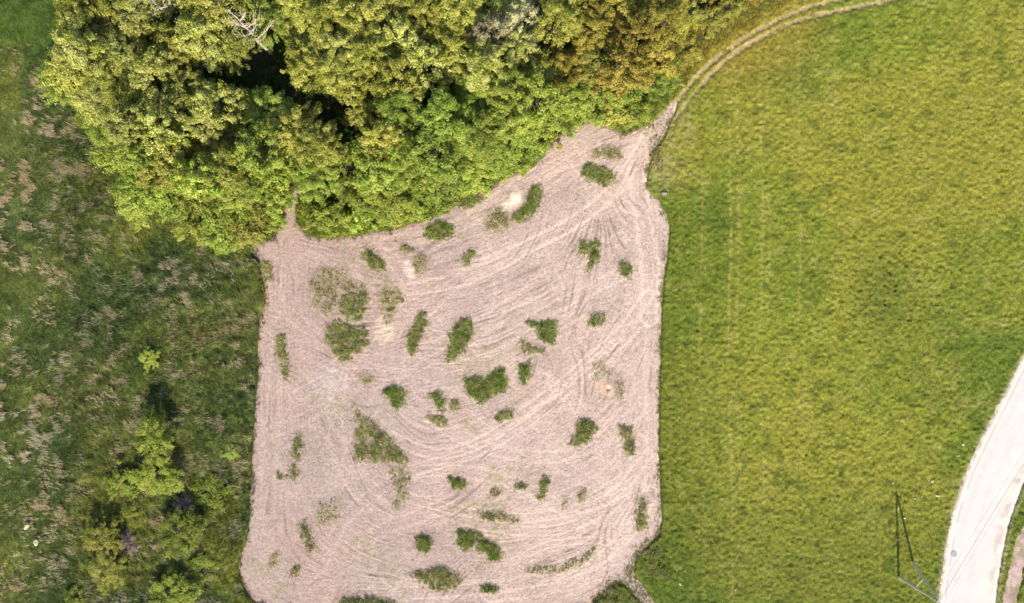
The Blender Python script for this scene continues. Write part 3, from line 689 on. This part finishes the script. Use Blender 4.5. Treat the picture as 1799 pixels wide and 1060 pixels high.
class MB:
    def __init__(s): s.V = []; s.F = []
    def tube(s, pts, rad, n=6, cap=True):
        b = len(s.V); m = len(pts)
        for i, p in enumerate(pts):
            p = Vector(p); d = (Vector(pts[min(i + 1, m - 1)]) - Vector(pts[max(i - 1, 0)])).normalized()
            u = d.cross(Vector((0, 0, 1))); u = Vector((1, 0, 0)) if u.length < .05 else u.normalized(); v = d.cross(u)
            for k in range(n):
                t = k * math.tau / n; s.V.append(tuple(p + (u * math.cos(t) + v * math.sin(t)) * rad[i]))
        for i in range(m - 1):
            for k in range(n): s.F.append((b + i * n + k, b + i * n + (k + 1) % n, b + (i + 1) * n + (k + 1) % n, b + (i + 1) * n + k))
        if cap: s.F.append(tuple(b + k for k in range(n))[::-1]); s.F.append(tuple(b + (m - 1) * n + k for k in range(n)))
    def box(s, c, sx, sy, sz, rz=0):
        b = len(s.V)
        for dz in (-1, 1):
            for dx, dy in ((-1, -1), (1, -1), (1, 1), (-1, 1)):
                x, y = dx * sx / 2, dy * sy / 2
                s.V.append((c[0] + x * math.cos(rz) - y * math.sin(rz), c[1] + x * math.sin(rz) + y * math.cos(rz), c[2] + dz * sz / 2))
        for f in ((3, 2, 1, 0), (4, 5, 6, 7), (0, 1, 5, 4), (1, 2, 6, 5), (2, 3, 7, 6), (3, 0, 4, 7)): s.F.append(tuple(b + i for i in f))
    def mesh(s, name, mat):
        me = bpy.data.meshes.new(name); me.from_pydata(s.V, [], s.F); me.update(); me.materials.append(mat); return me
    def build(s, name, mat, parent=None):
        o = bpy.data.objects.new(name, s.mesh(name, mat)); C.objects.link(o)
        if parent: o.parent = parent
        return o
def trunk_mesh(seed, h, r0, cs, mat, nl=9):
    rd = random.Random(seed); m = MB()
    px = [(rd.gauss(0, .12) * i, rd.gauss(0, .12) * i, h * i / 5 - (.3 if i == 0 else 0)) for i in range(6)]
    px[0] = (0, 0, -.3)
    m.tube(px, [r0 * (1.25 if i == 0 else 1 - .15 * i) for i in range(6)], 8)
    idx = list(range(len(cs))); rd.shuffle(idx)
    for i in idx[:nl]:
        c = cs[i]; t = min(.95, max(.3, c[2] / h * .55 + .05)); k = t * 5; a = int(k); f = k - a
        b0 = Vector(px[a]).lerp(Vector(px[min(a + 1, 5)]), f)
        e = Vector(c); mid = b0.lerp(e, .5) + Vector((rd.gauss(0, .2), rd.gauss(0, .2), .3))
        m.tube([b0, mid, e], [r0 * .45, r0 * .28, r0 * .08], 5)
        for q in range(2):
            ee = e + Vector((rd.gauss(0, .7), rd.gauss(0, .7), rd.gauss(.1, .4))); m.tube([mid, mid.lerp(ee, .6), ee], [r0 * .2, r0 * .12, r0 * .04], 4)
    return m.mesh("trunk", mat)
M_bark = plain_mat("bark_brown", (.17, .13, .10), (.09, .07, .055), 6, .9, 0, .03)
M_pale = plain_mat("bark_pale", (.52, .43, .36), (.36, .29, .24), 5, .85, 0, .02)
LM = {
 'lime': leaf_mat("leaf_lime", (.24, .265, .03), (.50, .49, .15)),
 'yellow': leaf_mat("leaf_yellow", (.20, .21, .022), (.43, .41, .09)),
 'green': leaf_mat("leaf_green", (.12, .18, .02), (.33, .37, .065)),
 'fresh': leaf_mat("leaf_fresh", (.16, .23, .024), (.38, .42, .075)),
 'deep': leaf_mat("leaf_deep", (.045, .08, .015), (.09, .14, .025)),
 'gold': leaf_mat("leaf_gold", (.19, .165, .02), (.44, .36, .07)),
 'pale': leaf_mat("leaf_pale", (.32, .30, .13), (.48, .44, .24)),
 'dim': leaf_mat("leaf_dim", (.14, .18, .022), (.31, .33, .05)),
 'twig': leaf_mat("twig_purple", (.24, .16, .15), (.42, .31, .28)),
}
NAMES = {'lime': 'pale lime', 'yellow': 'yellow-green', 'green': 'mid-green', 'fresh': 'fresh green', 'deep': 'dark green', 'gold': 'olive-gold', 'pale': 'greyish pale', 'dim': 'dull green', 'twig': 'bare purplish'}
PROTO = {}
def proto(key, seed, Rr, Hh, z0, ncl, per, **kw):
    V, v, cs = crown_np(seed, Rr, Hh, z0, ncl, per, **kw)
    o = mesh_np("crown", V, np.arange(len(V)).reshape(-1, 4), LM['green'], col=np.repeat(v[:, None], 3, 1), link=False)
    me = o.data; bpy.data.objects.remove(o)
    PROTO.setdefault(key, []).append((me, trunk_mesh(seed, z0 + Hh * .75, .05 * Rr + .03, cs, M_bark), Rr, z0 + Hh))
for i in range(5): proto('big', 300 + i, 4.0, 8.0, 5.0, 130, 150, csz=.6, flat=.6, leaf=.21)
for i in range(4): proto('mid', 320 + i, 3.2, 5.5, 2.6, 88, 130, csz=.52, leaf=.2, flat=.55)
for i in range(3): proto('shrub', 340 + i, 2.4, 2.6, .2, 60, 120, csz=.45, leaf=.2)
for i in range(3): proto('feather', 360 + i, 3.0, 5.0, 1.2, 84, 110, spiky=1, csz=.7, leaf=.2)
for i in range(2): proto('twiggy', 380 + i, 1.6, 2.0, .3, 26, 90, csz=.45, leaf=.13)
TREES = []
rt = random.Random(5)
def place_tree(kind, sp, u, v, rpx, hgt, label, name, cat, group, pi=None):
    me, tm, Rr, Ht = PROTO[kind][rt.randrange(len(PROTO[kind])) if pi is None else pi]
    x, y = P(u, v, hgt * .72)
    t = empty(name, (x, y, 0), rt.random() * math.tau)
    for nm, dat in (("trunk", tm), ("crown", me)):
        o = bpy.data.objects.new(nm, dat); C.objects.link(o); o.parent = t
        o.scale = (rpx * K / Rr, rpx * K / Rr, hgt / Ht)
        if nm == "crown":
            o.material_slots[0].link = 'OBJECT'; o.material_slots[0].material = LM[sp]
    tag(t, label, cat, group); TREES.append(t)
    return t
VF = [(85,150),(110,175),(150,205),(190,265),(218,360),(250,385),(300,392),(370,428),(400,452),(435,430),(488,395),(500,360),(522,325),(542,400),(640,400),(740,385),(800,345),(870,315),(940,285),
      (1000,220),(1060,208),(1100,225),(1165,190),(1210,135),(1290,60),(1380,5)]
def vf(u): return float(np.interp(u, [p[0] for p in VF], [p[1] for p in VF]))
GAP = [(462,88),(440,64),(325,48),(385,120),(430,130),(475,145),(520,180),(560,212),(600,245)]
def in_gap(u, v):
    if min(math.hypot(u - a, v - b) for a, b in GAP) < 36: return True
    return any(math.hypot(u - a, v - b) < r for a, b, r in [(578, 345, 22), (950, 14, 36), (335, 238, 18), (1095, 160, 34), (740, 185, 26), (690, 215, 26), (690, 300, 18), (330, 320, 18), (600, 120, 16), (1010, 60, 14), (850, 150, 16), (660, 60, 14)])
def species(u, v, row):
    q = rt.random()
    if row == 0: return 'fresh' if q < .6 else 'green' if q < .85 else 'yellow'
    if row == 1 and u > 500: return 'green' if q < .6 else 'fresh'
    if u < 420 and v < 250: return 'lime' if q < .75 else 'yellow'
    if u < 500: return 'fresh' if q < .55 else 'yellow' if q < .75 else 'green'
    if 985 < u: return 'gold' if q < .7 else 'yellow'
    if 860 < u < 950 and v < 120: return 'pale' if q < .5 else 'lime'
    if v < 130: return 'yellow' if q < .65 else 'lime'
    if u < 660 and v < 230: return 'yellow'
    return 'green' if q < .6 else 'fresh' if q < .85 else 'yellow'
ORD = "first second third fourth fifth sixth seventh eighth ninth tenth eleventh twelfth thirteenth fourteenth fifteenth sixteenth seventeenth eighteenth nineteenth twentieth".split()
ORD += ["twenty-" + o for o in ORD[:9]] + ["thirtieth"] + ["thirty-" + o for o in ORD[:9]] + ["fortieth"]
ROWN = ["front edge row", "second row", "third row", "fourth row", "fifth row", "sixth row", "seventh row", "eighth row", "back row", "rearmost row"]
for row in range(9):
    if row > 9: break
    off = [30, 58, 104, 154, 206, 258, 310, 362, 414][row]; step = [40, 46, 52, 54, 55, 55, 55, 55, 55][row]
    u = 100 + (row % 2) * 24; items = []
    while u < 1400:
        uu = u + rt.uniform(-8, 8); vv = vf(uu) - off + rt.uniform(-8, 8); u += step * rt.uniform(.85, 1.15)
        if row == 0 and 1040 < uu: vv += 4
        if vv < -45 or (row > 0 and uu < 105 and vv < 120): continue
        if 1240 < uu and row == 0: continue
        if 1125 < uu < 1215 and vv > vf(uu) - 48: vv -= 20
        if abs(uu - 517) < 26 and vv > 305: continue
        if uu < 125 and row > 1: continue
        items.append((uu, vv))
    for i, (uu, vv) in enumerate(items):
        sp = species(uu, vv, row)
        if row == 0: kind, r, h = 'shrub', rt.uniform(26, 34), rt.uniform(2.5, 4.5)
        elif row == 1: kind, r, h = rt.choice(['mid', 'mid', 'feather']), rt.uniform(33, 42), rt.uniform(6, 8.5)
        else: kind, r, h = rt.choice(['big', 'big', 'mid']), rt.uniform(32, 46), rt.uniform(8.5, 15.5)
        if uu > 1180: kind, r, h, sp = 'shrub', rt.uniform(22, 32), rt.uniform(1.2, 2.6), rt.choice(['gold', 'yellow', 'gold'])
        if uu < 450 and row in (0, 1): kind = 'feather'; h += 1.5
        if uu < 420 and vv < 240 and row > 1: h += 2.5
        if row > 1 and u < 1180 and rt.random() < .14: kind, sp, r, h = 'shrub', rt.choice(['deep', 'deep', 'green']), 26, rt.uniform(3, 4.5)
        if in_gap(uu, vv): kind, sp, r, h = 'shrub', 'deep', 22, 2.6
        low = kind == 'shrub'
        nm = "shrub" if low else "broadleaf_tree"
        lb = "%s %s, %s from the left in the %s of the wood" % (NAMES[sp], "shrub" if low else "leafy tree", ORD[i], ROWN[row])
        place_tree(kind, sp, uu, vv, r, h, lb, nm, "shrub" if low else "tree", "trees and shrubs of the wood")
# left-hand young trees and bushes
YT = [('mid','fresh',262,631,22,2.2,"small lone yellow-green bush, highest of the young ones in the rough grass","bush"),
 ('feather','fresh',266,764,38,6.0,"bright star-shaped young tree above the broader dull one in the rough grass","young_tree"),
 ('mid','dim',272,832,48,4.5,"broad young tree directly below the bright star-shaped one","young_tree"),
 ('shrub','dim',213,848,34,2.4,"low dull bush left of the broad young tree","bush"),
 ('mid','dim',318,938,48,4.5,"rounded young tree below the bare purplish bush","young_tree"),
 ('mid','yellow',180,950,40,4.2,"yellow-green young tree left of the brownish twiggy bush","young_tree"),
 ('mid','yellow',188,1005,38,4.0,"yellow-green young tree just below its twin near the bottom left","young_tree"),
 ('mid','dim',302,1052,50,4.0,"young tree cut off by the photo's bottom edge, lower left","young_tree"),
 ('shrub','dim',372,868,38,1.6,"low flat dull bush between the purplish bush and the field","bush"),
 ('shrub','dim',128,1052,22,1.8,"little bush at the photo's bottom edge, furthest left","bush"),
 ('feather','fresh',405,795,16,1.2,"tiny bright bush close to the field's left edge","bush"),
 ('twiggy','twig',320,886,18,2.2,"bare purplish bush between two young trees","bush"),
 ('twiggy','twig',222,955,24,1.9,"brownish twiggy bush between the yellow-green and the rounded young trees","bush"),
 ('shrub','dim',230,905,34,1.3,"dark low bush above the brownish twiggy one","bush"),
 ('shrub','dim',350,1000,34,1.4,"dark low bush under the rounded young tree","bush"),
 ('shrub','fresh',1116,190,34,2.0,"bright yellow-green leafy shrub in the corner above the track junction","shrub"),
 ('mid','deep',1096,165,25,4.0,"dark green shrub behind the bright leafy one at the junction","shrub"),
]
for kd, sp, u, v, r, h, lb, nm in YT:
    place_tree(kd, sp, u, v, r * .82, h * .8, lb, nm, nm.replace("_", " "), "young trees and bushes in the open" if u < 500 else None)
# two tall pale-limbed trees, nearly leafless
def bare_tree(u, v, h, lean, seed, label):
    rd = random.Random(seed); x, y = gx(u), gy(v); t = empty("bare_tree", (float(x), float(y), 0))
    m = MB(); lm = MB()
    px = [(lean[0] * i / 6 + rd.gauss(0, .08) * i * .5, lean[1] * i / 6 + rd.gauss(0, .08) * i * .5, h * i / 6) for i in range(7)]; px[0] = (0, 0, -.3)
    m.tube(px, [.34, .30, .27, .23, .18, .12, .05], 8)
    tips = []
    for i in range(15):
        f = .5 + .48 * i / 15; k = f * 6; a = int(k); b0 = Vector(px[a]).lerp(Vector(px[min(6, a + 1)]), k - a)
        an = i * 2.4 + rd.random(); L = (1.3 - f) * 5.2 * rd.uniform(.7, 1.1)
        d = Vector((math.cos(an), math.sin(an), rd.uniform(.5, 1.1))).normalized()
        e = b0 + d * L; mid = b0.lerp(e, .5) + Vector((0, 0, -.2)); lm.tube([b0, mid, e], [.11, .075, .03], 5); tips.append(e)
        for q in range(5):
            s0 = b0.lerp(e, rd.uniform(.35, .95)); ee = s0 + (d + Vector((rd.gauss(0, .7), rd.gauss(0, .7), rd.gauss(.2, .4)))).normalized() * L * .4
            lm.tube([s0, s0.lerp(ee, .5) + Vector((rd.gauss(0, .08), rd.gauss(0, .08), 0)), ee], [.045, .035, .015], 4)
    m.build("trunk", M_pale, t); lm.build("limb", M_pale, t)
    rs = np.random.RandomState(seed); cc = np.array([tuple(q) for q in tips for _ in range(40)]) + rs.randn(len(tips) * 40, 3) * .55; n = len(cc)
    V, v_ = leaves(cc[:, 0], cc[:, 1], cc[:, 2], rs.randn(n) * .5, rs.randn(n) * .5, np.ones(n), np.full(n, .2), rs, rs.rand(n))
    mesh_np("crown", V, np.arange(len(V)).reshape(-1, 4), LM['lime'], parent=t, col=np.repeat(v_[:, None], 3, 1))
    tag(t, label, "tree", "tall pale-limbed trees in the wood")
bare_tree(484, 102, 17, (.3, -.2), 1, "nearly leafless tree whose long pale trunk stands beside the dark gap")
bare_tree(350, 66, 17, (-.6, .2), 2, "nearly leafless pale-limbed tree further left, reaching the photo's top edge")

# ------------------------------------------------------------------ A-frame power pole with its line
M_pole = plain_mat("weathered_pole", (.66, .60, .46), (.45, .40, .30), 9, .85, 0, .01)
M_steel = plain_mat("galvanised_steel", (.30, .30, .29), (.2, .19, .18), 12, .5, .6)
M_wire = plain_mat("wire", (.16, .15, .14), None, 5, .5, .5)
M_ins = plain_mat("insulator_brown", (.20, .10, .07), None, 5, .3)
hA = 9.5
a0 = Vector((float(gx(1577)), float(gy(1013)), 0)); b0 = Vector((float(gx(1603)), float(gy(985)), 0))
ax, ay = P(1648, 1057, hA); ap = Vector((ax, ay, hA)); org = (a0 + b0) / 2
pole = empty("power_pole", tuple(org)); tag(pole, "wooden A-frame power pole with crossbar standing in the meadow beside the road", "power pole")
for p0 in (a0, b0):
    m = MB(); q0 = p0 - org; q1 = ap - org + (q0 * .02); q1.z = hA
    m.tube([q0 + Vector((0, 0, -.2)), q0.lerp(q1, .5), q1], [.20, .17, .13], 12); m.build("leg", M_pole, pole)
m = MB(); m.tube([(a0 - org).lerp(ap - org, .46), (b0 - org).lerp(ap - org, .46)], [.07, .07], 8); m.build("crossbar", M_pole, pole)
LD = Vector((.553, .833, 0)).normalized(); PD = Vector((LD.y, -LD.x, 0)); top = ap - org
m = MB(); c = top + Vector((0, 0, -.25)); m.box(tuple(c), 1.9, .10, .12, math.atan2(PD.y, PD.x)); ca_ = m.build("crossarm", M_steel, pole)
att = []
for s_ in (-.8, 0, .8):
    b = c + PD * s_ + Vector((0, 0, .06)) if s_ else top + Vector((0, 0, .0))
    m = MB(); m.tube([b, b + Vector((0, 0, .10)), b + Vector((0, 0, .12)), b + Vector((0, 0, .24)), b + Vector((0, 0, .28))], [.02, .02, .06, .05, .02], 10)
    m.build("insulator", M_ins, pole); att.append(org + b + Vector((0, 0, .26)))
m = MB(); m.box(tuple(top + Vector((0, 0, -.75))), .34, .22, .45, .6); m.build("bracket", M_steel, pole)
WL = ["overhead wire crossing the road from the pole's left insulator", "overhead wire crossing the road from the pole's top insulator", "overhead wire crossing the road from the pole's right insulator"]
for i, p0 in enumerate(att):
    m = MB(); pts = []
    for k in range(-24, 25):
        t = k / 24; sg = abs(t); pts.append(p0 + LD * 70 * t + Vector((0, 0, -4 * 1.3 * sg * (1 - sg))))
    m.tube(pts, [.016 if i == 1 else .007] * len(pts), 5)
    tag(m.build("overhead_wire", M_wire), WL[i], "wire", "wires of the power line")

# ------------------------------------------------------------------ drain cover in the road
M_iron = plain_mat("cast_iron", (.44, .41, .37), (.34, .31, .28), 20, .6, .3)
M_ring = plain_mat("concrete_ring", (.48, .45, .41), None, 10, .9)
x, y = float(gx(1675)), float(gy(973)); t = empty("drain_cover", (x, y, .205)); tag(t, "round iron drain cover set in the pale road near the power pole", "drain cover")
def disc(r0, r1, z0, z1, n=32):
    m = MB()
    for r, z in ((r1, z0), (r1, z1), (r0, z1), (r0, z0)):
        for k in range(n): m.V.append((r * math.cos(k * math.tau / n), r * math.sin(k * math.tau / n), z))
    for j in range(3 if r0 > 0 else 2):
        for k in range(n): m.F.append((j * n + k, j * n + (k + 1) % n, (j + 1) * n + (k + 1) % n, (j + 1) * n + k))
    return m
disc(.36, .50, -.03, .018).build("frame", M_ring, t); m = disc(.001, .34, -.03, .012)
for q in (-.2, -.1, 0, .1, .2): m.box((q, 0, .016), .03, .4, .012)
m.build("lid", M_iron, t)

# ------------------------------------------------------------------ stones
M_stone = plain_mat("pale_stone", (.60, .52, .33), (.42, .38, .22), 6, .9, 0, .03)
def stone(u, v, r, label, group, seed, z=.2, mat=M_stone):
    rs = np.random.RandomState(seed); nu, nv = 14, 9; V = []; F = []
    ph = rs.rand(6) * 6
    for j in range(nv):
        th = math.pi * j / (nv - 1)
        for i in range(nu):
            a = i * math.tau / nu; q = 1 + .16 * math.sin(2 * a + ph[0]) + .12 * math.sin(3 * a + ph[1] + 2 * th) + .08 * math.sin(5 * th + ph[2] + a)
            V.append((r * q * math.sin(th) * math.cos(a), r * .8 * q * math.sin(th) * math.sin(a), r * .6 * q * math.cos(th)))
    for j in range(nv - 1):
        for i in range(nu): F.append((j * nu + i, (j + 1) * nu + i, (j + 1) * nu + (i + 1) % nu, j * nu + (i + 1) % nu))
    m = MB(); m.V = V; m.F = F; o = m.build("stone", mat); o.location = (float(gx(u)), float(gy(v)), z + r * .2); o.rotation_euler = (0, 0, rs.rand() * 6)
    for p in o.data.polygons: p.use_smooth = True
    tag(o, label, "stone", group)
G1 = "pale stones strewn in the meadow by the road"
for k, (u, v, r, lb) in enumerate([
 (1636,845,.26,"pale stone lying highest of the scatter beside the road bend"),
 (1645,870,.28,"largest pale stone in the meadow close to the road's left edge"),
 (1605,875,.17,"small pale stone between the pole's shadow tip and the large stone"),
 (1618,871,.12,"tiny pale stone midway between the small and the large one"),
 (1587,909,.22,"pale stone lying on the right-hand shadow of the pole legs"),
 (1576,892,.20,"pale stone inside the narrow tip of the pole's shadow"),
 (1576,947,.22,"pale stone low between the two shadow lines of the pole"),
 (1690,780,.26,"pale stone in the grass where the road begins to bend"),
 (1681,800,.22,"pale stone just below the one at the road bend"),
 (1567,848,.16,"pale stone just above the tip of the pole's shadow"),
 (1194,1025,.24,"pale stone in the meadow near the field's bottom right corner"),
 (1291,1035,.18,"small pale stone alone at the bottom of the meadow"),
 (1376,530,.14,"tiny pale stone alone in the middle of the meadow"),
 ]): stone(u, v, r, lb, G1, 500 + k, .27)
M_grey = plain_mat("grey_stone", (.26, .235, .20), (.15, .13, .11), 5, .9, 0, .04)
stone(1166, 340, .50, "grey boulder in the grass at the field's upper right edge", None, 520, .15, M_grey)
stone(1160, 330, .30, "smaller grey boulder touching the larger one by the field edge", None, 521, .12, M_grey)
stone(52, 922, .50, "upper of two whitish stones in the rough grass, far left", None, 522, .55)
stone(68, 950, .52, "lower of two whitish stones in the rough grass, far left", None, 523, .55)
print("trees", len(TREES), "verts", sum(len(m.vertices) for m in bpy.data.meshes))
